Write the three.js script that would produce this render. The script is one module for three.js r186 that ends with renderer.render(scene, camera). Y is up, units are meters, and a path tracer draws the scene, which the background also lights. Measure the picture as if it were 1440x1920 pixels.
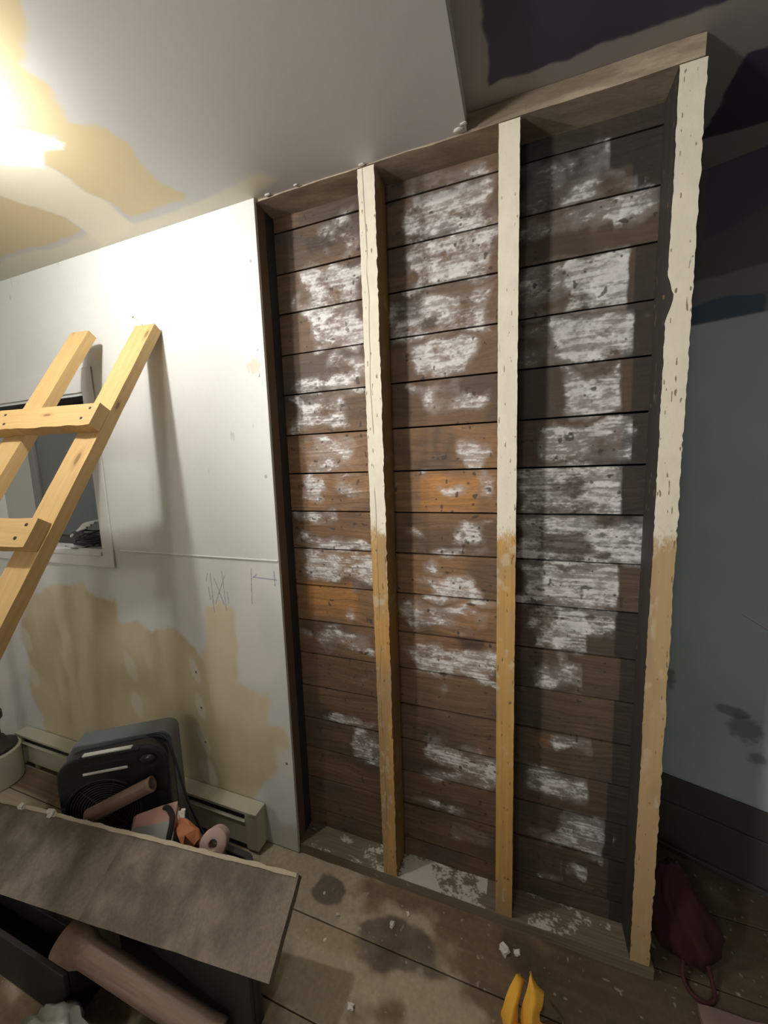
import * as THREE from 'three';
import { RoundedBoxGeometry } from 'three/addons/geometries/RoundedBoxGeometry.js';
import { mergeGeometries, mergeVertices, toCreasedNormals } from 'three/addons/utils/BufferGeometryUtils.js';
import { RectAreaLightUniformsLib } from 'three/addons/lights/RectAreaLightUniformsLib.js';

// ---------- camera, background, lights, exposure ----------
const scene = new THREE.Scene();
const camera = new THREE.PerspectiveCamera(107.17, 1440 / 1920, 0.03, 30);
camera.position.set(0, 1.599, 1.179);
camera.rotation.set(-0.12441, 0.34922, -0.03322, 'YXZ');
scene.add(camera);
scene.background = new THREE.Color(0.0015, 0.002, 0.003);      // night outside the window
const renderer = new THREE.WebGLRenderer();
renderer.toneMapping = THREE.LinearToneMapping;
renderer.toneMappingExposure = 1.12;
renderer.shadowMap.enabled = true;
RectAreaLightUniformsLib.init();
const BULB = new THREE.Vector3(-1.30, 2.442, 0.69);              // bare bulb in a ceiling socket, just left of the frame
const BULB_COLOR = new THREE.Color(1.0, 0.965, 0.91), BULB_POWER = 2.1;
const FILL_SPOT = new THREE.Vector3(-1.70, 2.10, 1.95);               // added fill spot, an unseen source brightening the open studs
const FILL_AIM = new THREE.Vector3(0.42, 1.70, 0);
const FILL_COLOR = new THREE.Color(1.0, 0.96, 0.90), FILL_POWER = 12.5;
const FILL_DOME = new THREE.Vector3(-0.60, 2.40, 3.0);                // added unseen fill dome behind the camera, brightens the dim areas
const FILL_DOME_COLOR = new THREE.Color(1.0, 0.95, 0.88), FILL_DOME_POWER = 1.7;

// ---------- seeded noise ----------
function mulberry(a) { return () => { a |= 0; a = a + 0x6D2B79F5 | 0; let t = Math.imul(a ^ a >>> 15, 1 | a); t = t + Math.imul(t ^ t >>> 7, 61 | t) ^ t; return ((t ^ t >>> 14) >>> 0) / 4294967296; }; }
const rng = mulberry(20240611);
const PERM = new Float32Array(65536); for (let i = 0; i < 65536; i++) PERM[i] = rng();
const lat = (x, y) => PERM[((x & 255) + ((y & 255) << 8)) & 65535];
function vn(x, y) {
  const xi = Math.floor(x), yi = Math.floor(y); let fx = x - xi, fy = y - yi;
  fx = fx * fx * (3 - 2 * fx); fy = fy * fy * (3 - 2 * fy);
  const a = lat(xi, yi), b = lat(xi + 1, yi), c = lat(xi, yi + 1), d = lat(xi + 1, yi + 1);
  return a + (b - a) * fx + (c - a) * fy + (a - b - c + d) * fx * fy;
}
function fbm(x, y, o = 4) { let s = 0, a = 0.5, t = 0; for (let i = 0; i < o; i++) { s += a * vn(x + i * 17.3, y + i * 9.1); t += a; a *= 0.5; x *= 2.03; y *= 2.03; } return s / t; }
function vn3(x, y, z) { return (vn(x + z * 3.1, y + 11.7) + vn(y + 5.3, z + x * 0.7) + vn(z + 31.1, x * 0.9 + y * 0.4)) / 3; }
const ss = (a, b, x) => { const t = Math.min(1, Math.max(0, (x - a) / (b - a))); return t * t * (3 - 2 * t); };
const mix = (a, b, t) => a + (b - a) * t;
const mix3 = (a, b, t) => [a[0] + (b[0] - a[0]) * t, a[1] + (b[1] - a[1]) * t, a[2] + (b[2] - a[2]) * t];
function sdPoly(P, x, y) {                                       // > 0 inside
  let d = 1e9, s = -1;
  for (let i = 0, j = P.length - 1; i < P.length; j = i++) {
    const ex = P[j][0] - P[i][0], ey = P[j][1] - P[i][1], wx = x - P[i][0], wy = y - P[i][1];
    const t = Math.min(1, Math.max(0, (wx * ex + wy * ey) / (ex * ex + ey * ey)));
    const bx = wx - ex * t, by = wy - ey * t; d = Math.min(d, bx * bx + by * by);
    const c1 = y >= P[i][1], c2 = y < P[j][1], c3 = ex * wy > ey * wx;
    if ((c1 && c2 && c3) || (!c1 && !c2 && !c3)) s = -s;
  }
  return s * Math.sqrt(d);
}
function sdSeg(ax, ay, bx, by, x, y) { const ex = bx - ax, ey = by - ay, wx = x - ax, wy = y - ay; const t = Math.min(1, Math.max(0, (wx * ex + wy * ey) / (ex * ex + ey * ey))); return Math.hypot(wx - ex * t, wy - ey * t); }
const toS = (v) => { v = Math.min(1, Math.max(0, v)); return 255 * (v <= 0.0031308 ? v * 12.92 : 1.055 * Math.pow(v, 1 / 2.4) - 0.055); };
function tex(w, h, fn, opt = {}) {                               // fn(u, v) -> linear rgb
  const d = new Uint8Array(w * h * 4);
  for (let j = 0, k = 0; j < h; j++) for (let i = 0; i < w; i++, k += 4) {
    const c = fn((i + 0.5) / w, (j + 0.5) / h);
    if (opt.raw) { const v = Math.min(255, Math.max(0, c * 255)); d[k] = d[k + 1] = d[k + 2] = v; }
    else { d[k] = toS(c[0]); d[k + 1] = toS(c[1]); d[k + 2] = toS(c[2]); }
    d[k + 3] = 255;
  }
  const t = new THREE.DataTexture(d, w, h); t.magFilter = THREE.LinearFilter; t.minFilter = THREE.LinearMipmapLinearFilter; t.generateMipmaps = true;
  t.wrapS = t.wrapT = opt.clamp ? THREE.ClampToEdgeWrapping : THREE.RepeatWrapping;
  if (!opt.raw) t.colorSpace = THREE.SRGBColorSpace;
  t.needsUpdate = true; return t;
}

// ---------- scene helpers ----------
const used = new Map();
function numbered(n) { const c = used.get(n) || 0; used.set(n, c + 1); return c ? n + '_' + String(c).padStart(3, '0') : n; }
function shade(m) { m.castShadow = true; m.receiveShadow = true; return m; }
function part(name, geo, mat, parent, label) { const m = shade(new THREE.Mesh(geo, mat)); m.name = name; if (label) m.userData.label = label; parent.add(m); return m; }
function group(name, pos, data) { const g = new THREE.Group(); g.name = numbered(name); g.position.set(...pos); g.userData = data; scene.add(g); return g; }
const thing = (name, label, category, pos = [0, 0, 0], grp) => group(name, pos, grp ? { label, category, group: grp } : { label, category });
const structure = (name, label, category, pos = [0, 0, 0]) => group(name, pos, { kind: 'structure', label, category });
const UV = (g, fn) => { const p = g.attributes.position, n = g.attributes.normal, uv = new Float32Array(p.count * 2); for (let i = 0; i < p.count; i++) { const r = fn(p.getX(i), p.getY(i), p.getZ(i), n.getX(i), n.getY(i), n.getZ(i)); uv[2 * i] = r[0]; uv[2 * i + 1] = r[1]; } g.setAttribute('uv', new THREE.BufferAttribute(uv, 2)); return g; };
function boxAt(x0, x1, y0, y1, z0, z1, r = 0, seg = [1, 1, 1]) {
  const w = x1 - x0, h = y1 - y0, d = z1 - z0;
  const g = r > 0 ? new RoundedBoxGeometry(w, h, d, 1, r) : new THREE.BoxGeometry(w, h, d, ...seg);
  return g.translate((x0 + x1) / 2, (y0 + y1) / 2, (z0 + z1) / 2);
}
function rough(g, amp, freq, seed = 0) {                         // uneven faces and worn edges
  const p = g.attributes.position;
  for (let i = 0; i < p.count; i++) {
    const x = p.getX(i) * freq + seed, y = p.getY(i) * freq, z = p.getZ(i) * freq;
    p.setXYZ(i, p.getX(i) + amp * (vn3(x, y, z) - 0.5) * 2, p.getY(i) + amp * (vn3(x + 40, y + 7, z) - 0.5) * 2, p.getZ(i) + amp * (vn3(x + 80, y, z + 13) - 0.5) * 2);
  }
  g.computeVertexNormals(); return g;
}
function tube(pts, r, seg = 40, rad = 8, closed = false) { return new THREE.TubeGeometry(new THREE.CatmullRomCurve3(pts.map((p) => new THREE.Vector3(...p)), closed), seg, r, rad, closed); }
function rod(a, b, r, rad = 10, r2 = r) {                         // straight round bar
  const A = new THREE.Vector3(...a), B = new THREE.Vector3(...b), d = B.clone().sub(A), g = new THREE.CylinderGeometry(r2, r, d.length(), rad);
  g.applyQuaternion(new THREE.Quaternion().setFromUnitVectors(new THREE.Vector3(0, 1, 0), d.normalize())); return g.translate((A.x + B.x) / 2, (A.y + B.y) / 2, (A.z + B.z) / 2);
}
function blob(rx, ry, rz, amp, freq, seed, det = 5, pow = 1) {
  let g = new THREE.IcosahedronGeometry(1, det); g.deleteAttribute('uv'); g.deleteAttribute('normal'); g = mergeVertices(g, 1e-4);
  const p = g.attributes.position;
  for (let i = 0; i < p.count; i++) { const x = p.getX(i), y = p.getY(i), z = p.getZ(i); let n = vn3(x * freq + seed, y * freq + seed * 0.3, z * freq); n = pow > 1 ? 1 - Math.abs(2 * n - 1) * 1.6 : n; const s = 1 + amp * (n - 0.5) * 2; p.setXYZ(i, x * rx * s, y * ry * s, z * rz * s); }
  g.computeVertexNormals(); return UV(g, (x, y, z) => [x + z, y + z * 0.5]);
}
function chunk(w, h, d, seed, amp = 0.25) {                       // broken angular piece
  const g0 = new THREE.BoxGeometry(w, h, d, 2, 2, 2); const p = g0.attributes.position;
  for (let i = 0; i < p.count; i++) { const x = p.getX(i), y = p.getY(i), z = p.getZ(i); const k = Math.round(x / w * 4) * 7 + Math.round(y / h * 4) * 31 + Math.round(z / d * 4) * 101 + seed * 13; const r = (q) => lat(k * 3 + q, k + q * 5 + 77) - 0.5; p.setXYZ(i, x + r(1) * w * amp, y + r(2) * h * amp, z + r(3) * d * amp); }
  const g = g0.toNonIndexed(); g.computeVertexNormals(); return g;
}
const std = (o) => new THREE.MeshStandardMaterial(o);
const lin = (r, g, b) => new THREE.Color().setRGB(r, g, b);

// ---------- outlines of paint, bare paper and residue, in metres on their surfaces ----------
const WHITE= [[-.598,2.385,.073,.061,.75],[-.644,2.216,.123,.077,.9],[-.625,2.086,.107,.071,.8],[-.602,1.934,.082,.068,.7],[-.72,1.894,.106,.024,.8],[-.708,1.8,.1,.055,.8],[-.67,1.649,.14,.065,.55],[-.768,1.521,.049,.054,.95],[-.716,1.558,.028,.02,.8],[-.601,1.522,.059,.045,.7],[-.733,1.403,.094,.027,.7],[-.669,1.303,.15,.02,1.0],[-.659,1.212,.137,.062,.95],[-.653,.912,.119,.047,.55],[-.624,1.03,.023,.02,.7],[-.816,.916,.031,.023,.6],[-.556,.773,.023,.045,.45],[-.64,.574,.113,.028,.75],[-.568,.474,.051,.079,.7],[-.709,.971,.048,.015,.5],[-.596,1.133,.034,.016,.7],[-.228,2.465,.111,.025,.5],[-.218,2.375,.136,.072,.8],[-.218,2.23,.14,.074,1.0],[-.256,2.072,.182,.068,.85],[-.242,1.953,.125,.037,.9],[-.2,1.908,.07,.029,.85],[-.27,1.835,.08,.031,.6],[-.226,1.788,.111,.029,.6],[-.138,1.614,.042,.043,.95],[-.32,1.555,.026,.017,.8],[-.188,1.51,.048,.016,.8],[-.125,1.523,.036,.051,.7],[-.322,1.346,.036,.009,.9],[-.154,1.358,.058,.038,.85],[-.196,1.293,.099,.013,.95],[-.308,1.244,.032,.019,.75],[-.241,1.182,.102,.027,.85],[-.212,1.142,.121,.019,.95],[-.256,1.062,.151,.045,.6],[-.161,1.0,.043,.012,.75],[-.22,.892,.139,.057,.95],[-.348,.934,.03,.041,.5],[-.275,.786,.015,.018,.7],[-.183,.754,.019,.021,.4],[-.219,.523,.132,.052,.6],[-.154,.455,.068,.037,.6],[-.277,.424,.082,.014,.8],[-.24,.284,.112,.02,.5],[-.16,.204,.088,.036,.35],[-.432,1.53,.02,.014,.4],[-.362,1.177,.03,.02,.5],[.156,2.4,.062,.049,.55],[.051,2.374,.058,.06,.4],[.167,2.34,.086,.029,.55],[.138,2.32,.143,.026,.65],[.279,2.263,.052,.048,.6],[.144,2.262,.14,.028,.55],[.041,2.094,.046,.07,.6],[.18,2.097,.095,.073,1.0],[.191,1.939,.101,.07,.95],[.046,1.947,.051,.065,.35],[.187,1.792,.082,.066,.95],[.174,1.642,.13,.064,.62],[.138,1.499,.142,.068,.85],[.177,1.346,.179,.077,.92],[.142,1.196,.144,.068,1.0],[.152,1.082,.132,.042,.85],[.134,1.014,.068,.041,.85],[.108,.892,.086,.046,.6],[.136,.906,.011,.068,.8],[.017,.934,.012,.009,.6],[.158,.66,.074,.034,.45],[.119,.49,.104,.054,.65],[.199,.326,.074,.068,.55],[.078,.29,.048,.032,.35],[.198,.178,.032,.023,1.0],[.124,.134,.03,.013,.6]] ;
const ORANGE= [[-.247,1.497,.107,.062,1.0],[-.692,1.078,.109,.062,.9],[-.667,1.37,.147,.046,.5],[-.187,1.061,.069,.049,.5],[-.668,1.576,.145,.129,.35],[-.217,1.664,.133,.052,.35],[.058,.664,.042,.02,.6]] ;
const DARK= [[-.677,2.38,.047,.025,1.0],[-.564,1.802,.054,.034,.35],[-.355,2.109,.052,.036,.85],[-.291,2.05,.022,.017,1.0],[-.274,1.665,.008,.055,.6],[-.224,1.65,.012,.041,.5],[-.159,.968,.047,.02,.95],[-.754,.576,.028,.026,.9],[.13,1.34,.071,.032,.9],[.13,1.506,.046,.024,.7],[-.228,2.433,.111,.017,.5],[-.238,2.158,.16,.018,.45],[-.547,2.159,.052,.039,.2],[.149,2.208,.122,.026,.4],[.066,2.118,.02,.05,.4],[.16,2.062,.011,.01,1.0],[.211,1.646,.028,.05,.35]] ;
const TAN = [[-2.495,0.985],[-2.26,1.039],[-2.009,1.073],[-1.776,1.027],[-1.76,0.912],[-1.672,0.914],[-1.469,0.945],[-1.354,0.886],[-1.265,0.833],[-1.236,1.007],[-1.187,1.063],[-1.082,1.023],[-1.094,0.745],[-0.952,0.723],[-0.933,0.588],[-0.885,0.552],[-0.853,0.478],[-0.928,0.394],[-0.957,0.294],[-1.0,0.227],[-1.082,0.182],[-1.117,-0.201],[-2.712,-0.309],[-2.464,0.131],[-2.514,0.281],[-2.601,0.456],[-2.52,0.595],[-2.571,0.773]] ;
const TAN_CEIL = [[-0.997,0.798],[-0.726,0.693],[-0.891,0.612],[-1.047,0.537],[-1.046,0.491],[-1.073,0.46],[-1.108,0.416],[-1.042,0.379],[-1.029,0.317],[-1.051,0.2],[-1.021,0.118],[-1.056,0.096],[-1.252,0.112],[-1.306,0.104],[-1.31,0.202],[-1.315,0.349],[-1.264,0.384],[-1.214,0.369],[-1.179,0.393],[-1.222,0.437],[-1.417,0.52]] ;
const TAN_CEIL_B = [[-1.671,0.422],[-1.604,0.325],[-1.551,0.267],[-1.53,0.183],[-1.543,0.105],[-1.742,0.116],[-2.068,0.11],[-2.547,0.118]] ;
const SEAM_CEIL = [[-1.428,0.516],[-1.227,0.434],[-1.207,0.37],[-1.315,0.349],[-1.305,0.205],[-1.339,0.07],[-1.595,-0.008],[-1.543,0.105],[-1.53,0.183],[-1.604,0.325],[-1.671,0.422]] ;
const WHITE_CEIL = [[-1.406,0.524],[-1.218,0.439],[-1.178,0.381],[-1.211,0.368],[-1.263,0.385],[-1.337,0.345],[-1.435,0.403],[-1.546,0.47]] ;
const BAND_CEIL = [[-2.296,0.114],[-1.56,0.094],[-1.128,0.074],[-0.769,0.106],[-0.722,0.063],[-0.846,0.008],[-2.325,-0.009],[-2.597,-0.011]] ;
const SPOTS = [[-1.327,0.735],[-1.317,0.569],[-1.313,0.404],[-1.726,0.691],[-1.718,0.497],[-2.536,0.913],[-2.523,0.718],[-2.515,0.518],[-0.888,0.41],[-1.31,0.247]] ;
const STREAK = [[-2.211,1.071],[-2.158,0.219],[-2.031,1.058],[-2.096,0.218]] ;
const MARKS = [[-1.193,1.182],[-1.189,1.016],[-1.131,1.193],[-1.124,1.03],[-1.173,1.161],[-1.133,1.052],[-1.119,1.176],[-1.177,1.054],[-0.985,1.211],[-0.993,1.072],[-0.978,1.18],[-0.87,1.177],[-0.879,1.21],[-0.879,1.155],[-0.978,1.18],[-0.962,1.191],[-1.207,1.181],[-1.216,1.147],[-1.113,1.11],[-1.11,1.061],[-1.208,1.124],[-1.203,1.068]] ;

// ---------- surface textures ----------
const SEAMS = [-0.03, 0.118, 0.268, 0.409, 0.548, 0.692, 0.838, 0.981, 1.130, 1.280, 1.428, 1.575, 1.723, 1.874, 2.020, 2.166, 2.304, 2.445, 2.59];
const rowOf = (y) => { let i = 0; while (i < SEAMS.length - 2 && y > SEAMS[i + 1]) i++; return i; };
const field = (L, x, y, sx, sy) => { let f = 0; for (const b of L) { const dx = Math.abs(x - b[0]) - b[2], dy = Math.abs(y - b[1]) - b[3]; if (dx > sx || dy > sy) continue; const v = b[4] * ss(sx, -sx, dx) * ss(sy, -sy, dy); if (v > f) f = v; } return f; };
const BX0 = -0.96, BX1 = 0.46, BY0 = -0.05, BY1 = 2.6;
const boardInfo = (u, v) => {
  const x = mix(BX0, BX1, u), y = mix(BY0, BY1, v), r = rowOf(y);
  const warp = fbm(x * 3 + r * 7, y * 6, 3) - 0.5;
  const grain = fbm(x * 5 + r * 31, y * 110 + warp * 9, 4), fine = fbm(x * 90, y * 300 + r * 3, 2);
  const wx = x + (fbm(x * 11 + r * 3, y * 11 + 50, 4) - 0.5) * 0.13, wy = y + (fbm(x * 11 + 90, y * 11, 4) - 0.5) * 0.075;
  const st = x > 0.15 && x < 0.30 ? 1 : 0;                         // straight masked edges in the right-hand bay
  const f = field(WHITE, st ? mix(wx, x, 0.85) : wx, wy, st ? 0.006 : 0.030, 0.022);
  const cloud = fbm(x * 13 + r * 5, y * 20, 5), lace = 0.62 * fbm(x * 34 + r * 9, y * 60, 4) + 0.38 * fbm(x * 120 + r, y * 190, 2), scratch = fbm(x * 8 + r * 13, y * 170 + warp * 6, 4);
  const haze = 0.34 * ss(0.05, 0.7, f) * ss(0.3, 0.7, cloud + 0.1);
  const body = ss(0.30, 0.85, f * 0.86 + (cloud - 0.5) * 1.15 + (lace - 0.5) * 0.5);
  const m = Math.min(1, Math.max(haze, body * (0.42 + 0.8 * ss(0.36, 0.66, 0.5 * lace + 0.5 * scratch))) * ss(0.03, 0.3, f));
  return { x, y, r, grain, fine, m, n: lace, cloud, wx, wy };
};
const rowTone = []; for (let i = 0; i < 20; i++) rowTone.push(0.85 + 0.3 * rng());
const boardMaps = (() => {                                         // colour, relief and gloss from one pass
  const W = 1136, H = 2048, gray = new Float32Array(W * H), gloss = new Float32Array(W * H); let k = 0;
  const map = tex(W, H, (u, v) => {
    const b = boardInfo(u, v), { x, y, r } = b;
    const t = rowTone[r] * (0.66 + 0.68 * b.grain) * (0.88 + 0.24 * b.fine);
    const warm = 0.22 + 0.62 * ss(0.7, 1.2, y) * ss(1.95, 1.5, y) * ss(0.05, -0.1, x);
    let c = mix3([0.100, 0.066, 0.045], [0.215, 0.118, 0.052], warm); c = c.map((q) => q * t);
    const patch = fbm(x * 4 + r * 3, y * 7 + 20, 3); c = mix3(c, [0.050, 0.040, 0.034], 0.6 * ss(0.48, 0.72, patch));
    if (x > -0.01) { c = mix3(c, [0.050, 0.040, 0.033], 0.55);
      const darkZone = Math.max(ss(-0.003, 0.003, x - 0.283 - 0.035 * (lat(r, 40) - 0.5) - (r === 8 || r === 15 ? 0.06 : 0)), ss(0, 0.02, y - 2.36 + 0.05 * (b.cloud - 0.5)));   // darker right strip and top of this bay
      c = mix3(c, [0.020, 0.016, 0.014], 0.78 * darkZone * (0.8 + 0.4 * b.n)); }
    const o = field(ORANGE, b.wx, b.wy, 0.03, 0.02); c = mix3(c, [0.34 * t, 0.160 * t, 0.045 * t], Math.min(1, o * o * (0.5 + 0.7 * b.grain)));
    const white = 0.54 + 0.5 * (b.n - 0.45); c = mix3(c, [white, white * 0.985, white * 0.98], b.m * 0.93);
    const d = field(DARK, x + (b.cloud - 0.5) * 0.05, y + (b.n - 0.5) * 0.03, 0.016, 0.012); c = mix3(c, [0.050, 0.034, 0.026], Math.min(1, d) * 0.9);
    c = mix3(c, [0.035, 0.028, 0.024], 0.8 * ss(0.79, 0.85, fbm(x * 55 + 7, y * 55, 2)));
    gray[k] = 0.2 + 0.35 * b.grain + 0.3 * b.m * (0.4 + b.n) + 0.12 * b.fine; gloss[k] = 0.70 - 0.30 * b.m - (x > 0 && y > 1.42 && y < 1.73 ? 0.16 : 0) * b.m; k++;
    return c;
  }, { clamp: true });
  const pick = (A) => tex(W / 2, H / 2, (u, v) => A[Math.floor(v * H) * W + Math.floor(u * W)], { raw: true, clamp: true });
  return { map, bump: pick(gray), rough: pick(gloss) };
})();
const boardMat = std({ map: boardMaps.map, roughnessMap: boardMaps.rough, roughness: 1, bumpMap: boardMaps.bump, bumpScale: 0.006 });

const DX0 = -3.0, DX1 = -0.853;
const SEAM_Y = 1.252;
const drywallTex = tex(1456, 1696, (u, v) => {
  const x = mix(DX0, DX1, u), y = mix(0, 2.5, v);
  const nx = x + (fbm(x * 9, y * 9, 4) - 0.5) * 0.10, ny = y + (fbm(x * 9 + 60, y * 9, 4) - 0.5) * 0.10;
  const mott = fbm(x * 5, y * 5, 4), fine = fbm(x * 120, y * 120, 2);
  let c = [0.69, 0.705, 0.69].map((q) => q * (0.95 + 0.07 * mott + 0.03 * fine));
  c = mix3(c, [0.80, 0.79, 0.75], 0.6 * ss(0.55, 0.7, fbm(x * 3 + 9, y * 3, 3)) * ss(1.3, 1.2, y));
  const tan = ss(-0.004, 0.03, sdPoly(TAN, nx, ny));
  let tc = mix3([0.63, 0.555, 0.375], [0.54, 0.465, 0.295], ss(0.35, 0.7, fbm(x * 4 + 3, y * 3 + 8, 4)));
  tc = mix3(tc, [0.68, 0.61, 0.44], 0.8 * ss(0.5, 0.75, fbm(x * 7 + 30, y * 2.2, 4)));
  for (let i = 0; i < 2; i++) { const a = STREAK[2 * i], b = STREAK[2 * i + 1]; tc = mix3(tc, [0.70, 0.64, 0.48], 0.75 * ss(0.06, 0.015, sdSeg(a[0], a[1], b[0], b[1], nx, y))); }
  tc = mix3(tc, [0.73, 0.67, 0.51], 0.65 * ss(-0.012, 0.012, nx + 1.255) * ss(0.45, 0.6, ny));
  c = mix3(c, tc, tan);
  SPOTS.forEach((s, i) => { const dx = (nx * 0.3 + x * 0.7 - s[0]) * 1.0, dy = y - s[1]; const ex = dx + dy * 0.25; const w = i < 3 ? 0.024 : i < 5 ? 0.035 : 0.05, h = i < 3 ? 0.06 : 0.07; const q = Math.hypot(ex / w, dy / h); if (q < 1.6) c = mix3(c, [0.72, 0.69, 0.60], (i < 3 ? 0.8 : 0.6) * ss(1.25, 0.75, q)); if (i < 3 || i === 8) { const e = Math.hypot(x - s[0] - 0.004, y - s[1] + 0.006); c = mix3(c, [0.10, 0.09, 0.08], ss(0.0065, 0.004, e)); } });
  for (let i = 0; i < 11; i++) { const a = MARKS[2 * i], b = MARKS[2 * i + 1]; const d = sdSeg(a[0], a[1], b[0], b[1], x + (fine - 0.5) * 0.003, y); if (d < 0.004) c = mix3(c, i > 4 && i < 8 ? [0.16, 0.15, 0.42] : [0.22, 0.21, 0.26], (0.5 + 0.3 * fine) * ss(0.0028, 0.0012, d)); }
  const scr = fbm(x * 40 + 5, y * 12, 3); if (y > 1.35) c = mix3(c, [0.45, 0.44, 0.42], 0.55 * ss(0.80, 0.86, scr) * ss(0.6, 0.75, fbm(x * 4 + 77, y * 4, 2)));
  if (x > -0.93) for (const yy of [2.31, 2.02, 1.93, 1.57]) { const e = Math.hypot(x + 0.883, y - yy); c = mix3(c, [0.36, 0.34, 0.31], 0.8 * ss(0.008, 0.005, e)); }
  const chipped = Math.hypot((x + 0.90) / 0.03, (y - 1.965) / 0.035) + (fine - 0.5) * 0.8; c = mix3(c, [0.62, 0.55, 0.42], 0.7 * ss(1, 0.8, chipped));
  return c;
}, { clamp: true });
const drywallBump = tex(728, 848, (u, v) => { const x = mix(DX0, DX1, u), y = mix(0, 2.5, v); return 0.4 + 0.25 * fbm(x * 6, y * 6, 4) + 0.1 * fbm(x * 60, y * 60, 2); }, { raw: true, clamp: true });
const drywallMat = std({ map: drywallTex, roughness: 0.5, bumpMap: drywallBump, bumpScale: 0.004 });
const drywallUV = (x, y) => [(x - DX0) / (DX1 - DX0), y / 2.5];

const CX0 = -3.0, CX1 = -0.15, CZ1 = 1.4;
const ceilTex = tex(1424, 700, (u, v) => {
  const x = mix(CX0, CX1, u), z = mix(0, CZ1, v);
  const nx = x + (fbm(x * 8, z * 8, 4) - 0.5) * 0.07, nz = z + (fbm(x * 8 + 60, z * 8, 4) - 0.5) * 0.07;
  const mott = fbm(x * 4, z * 4, 4), fine = fbm(x * 90, z * 90, 2);
  let c = [0.55, 0.545, 0.545].map((q) => q * (0.94 + 0.08 * mott + 0.03 * fine));
  const tanc = [0.60, 0.51, 0.31].map((q) => q * (0.92 + 0.16 * mott));
  c = mix3(c, [0.70, 0.66, 0.52], 0.85 * ss(-0.01, 0.02, sdPoly(BAND_CEIL, nx, nz)));
  c = mix3(c, [0.74, 0.70, 0.56], 0.9 * ss(-0.01, 0.015, sdPoly(SEAM_CEIL, nx, nz)));
  c = mix3(c, tanc, ss(-0.006, 0.012, sdPoly(TAN_CEIL, nx, nz)));
  c = mix3(c, tanc, ss(-0.006, 0.012, sdPoly(TAN_CEIL_B, nx, nz)));
  c = mix3(c, [0.82, 0.82, 0.80], 0.95 * ss(-0.004, 0.01, sdPoly(WHITE_CEIL, x, z)));
  return c;
}, { clamp: true });
const ceilMat = std({ map: ceilTex, roughness: 0.55 });

const PX0 = -0.15, PX1 = 2.3, PZ0 = -1.1, PZ1 = 1.6;
const purpleTex = tex(640, 700, (u, v) => {
  const x = mix(PX0, PX1, u), z = mix(PZ0, PZ1, v);
  const e = (fbm(x * 20, z * 20, 3) - 0.5) * 0.02, mott = fbm(x * 6, z * 6, 4);
  const gray = [0.37, 0.345, 0.33].map((q) => q * (0.9 + 0.2 * mott)), pur = [0.075, 0.06, 0.105].map((q) => q * (0.85 + 0.3 * mott));
  const d1 = Math.min(x - PX0 - 0.062, z - 0.052, 0.44 - x) + e;                // painted field of the room ceiling
  const d2 = Math.min(x - 0.50, -0.10 - z, z + 0.36) + e;              // field beyond the open frame
  return mix3(gray, pur, Math.max(ss(-0.003, 0.006, d1), ss(-0.003, 0.006, d2)));
}, { clamp: true });
const purpleMat = std({ map: purpleTex, roughness: 0.7 });

const FX0 = -2.2, FX1 = 1.5, FZ0 = -1.0, FZ1 = 1.4;
const floorTex = tex(1480, 960, (u, v) => {
  const x = mix(FX0, FX1, u), z = mix(FZ0, FZ1, v);
  const grain = fbm(x * 7, z * 90, 4), n = fbm(x * 3.2 + 4, z * 4.5 + 2, 5), n2 = fbm(x * 9, z * 12, 4), fine = fbm(x * 110, z * 110, 2);
  let c = mix3([0.135, 0.094, 0.058], [0.215, 0.15, 0.088], grain);
  c = mix3(c, [0.45, 0.385, 0.28], 0.85 * ss(0.47, 0.62, n + 0.16 * ss(0.13, 0.3, z) - 0.10 * ss(0, -0.3, x + 0.9) + 0.25 * (n2 - 0.5) - 0.12 * ss(-0.1, 0.3, x)));
  const st = Math.hypot((x + 0.38) / 0.16, (z - 0.16) / 0.09) + (n2 - 0.5) * 1.3; c = mix3(c, [0.085, 0.062, 0.042], 0.75 * ss(1, 0.7, st));
  const st2 = Math.hypot((x + 0.68) / 0.08, (z - 0.10) / 0.06) + (n2 - 0.5) * 1.3; c = mix3(c, [0.075, 0.055, 0.04], 0.75 * ss(1, 0.7, st2));
  const or = Math.hypot((x + 0.62) / 0.14, (z - 0.22) / 0.05) + (n2 - 0.5); c = mix3(c, [0.30, 0.18, 0.08], 0.4 * ss(1, 0.6, or));
  const darkSide = x + 0.75 * (n - 0.5) + 0.35 * (n2 - 0.5) - 0.55 * (z - 0.15); c = mix3(c, mix3([0.070, 0.050, 0.030], [0.105, 0.074, 0.044], grain), 0.8 * ss(-0.10, 0.02, darkSide));   // darker boards towards the right
  c = c.map((q) => q * (0.86 + 0.28 * fine)); c = mix3(c, [0.5, 0.47, 0.42], 0.5 * ss(0.82, 0.88, fbm(x * 70, z * 70 + 9, 2)));
  return c;
}, { clamp: true });
const floorMat = std({ map: floorTex, roughness: 0.75 });
const floorUV = (x, y, z) => [(x - FX0) / (FX1 - FX0), (z - FZ0) / (FZ1 - FZ0)];

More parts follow.
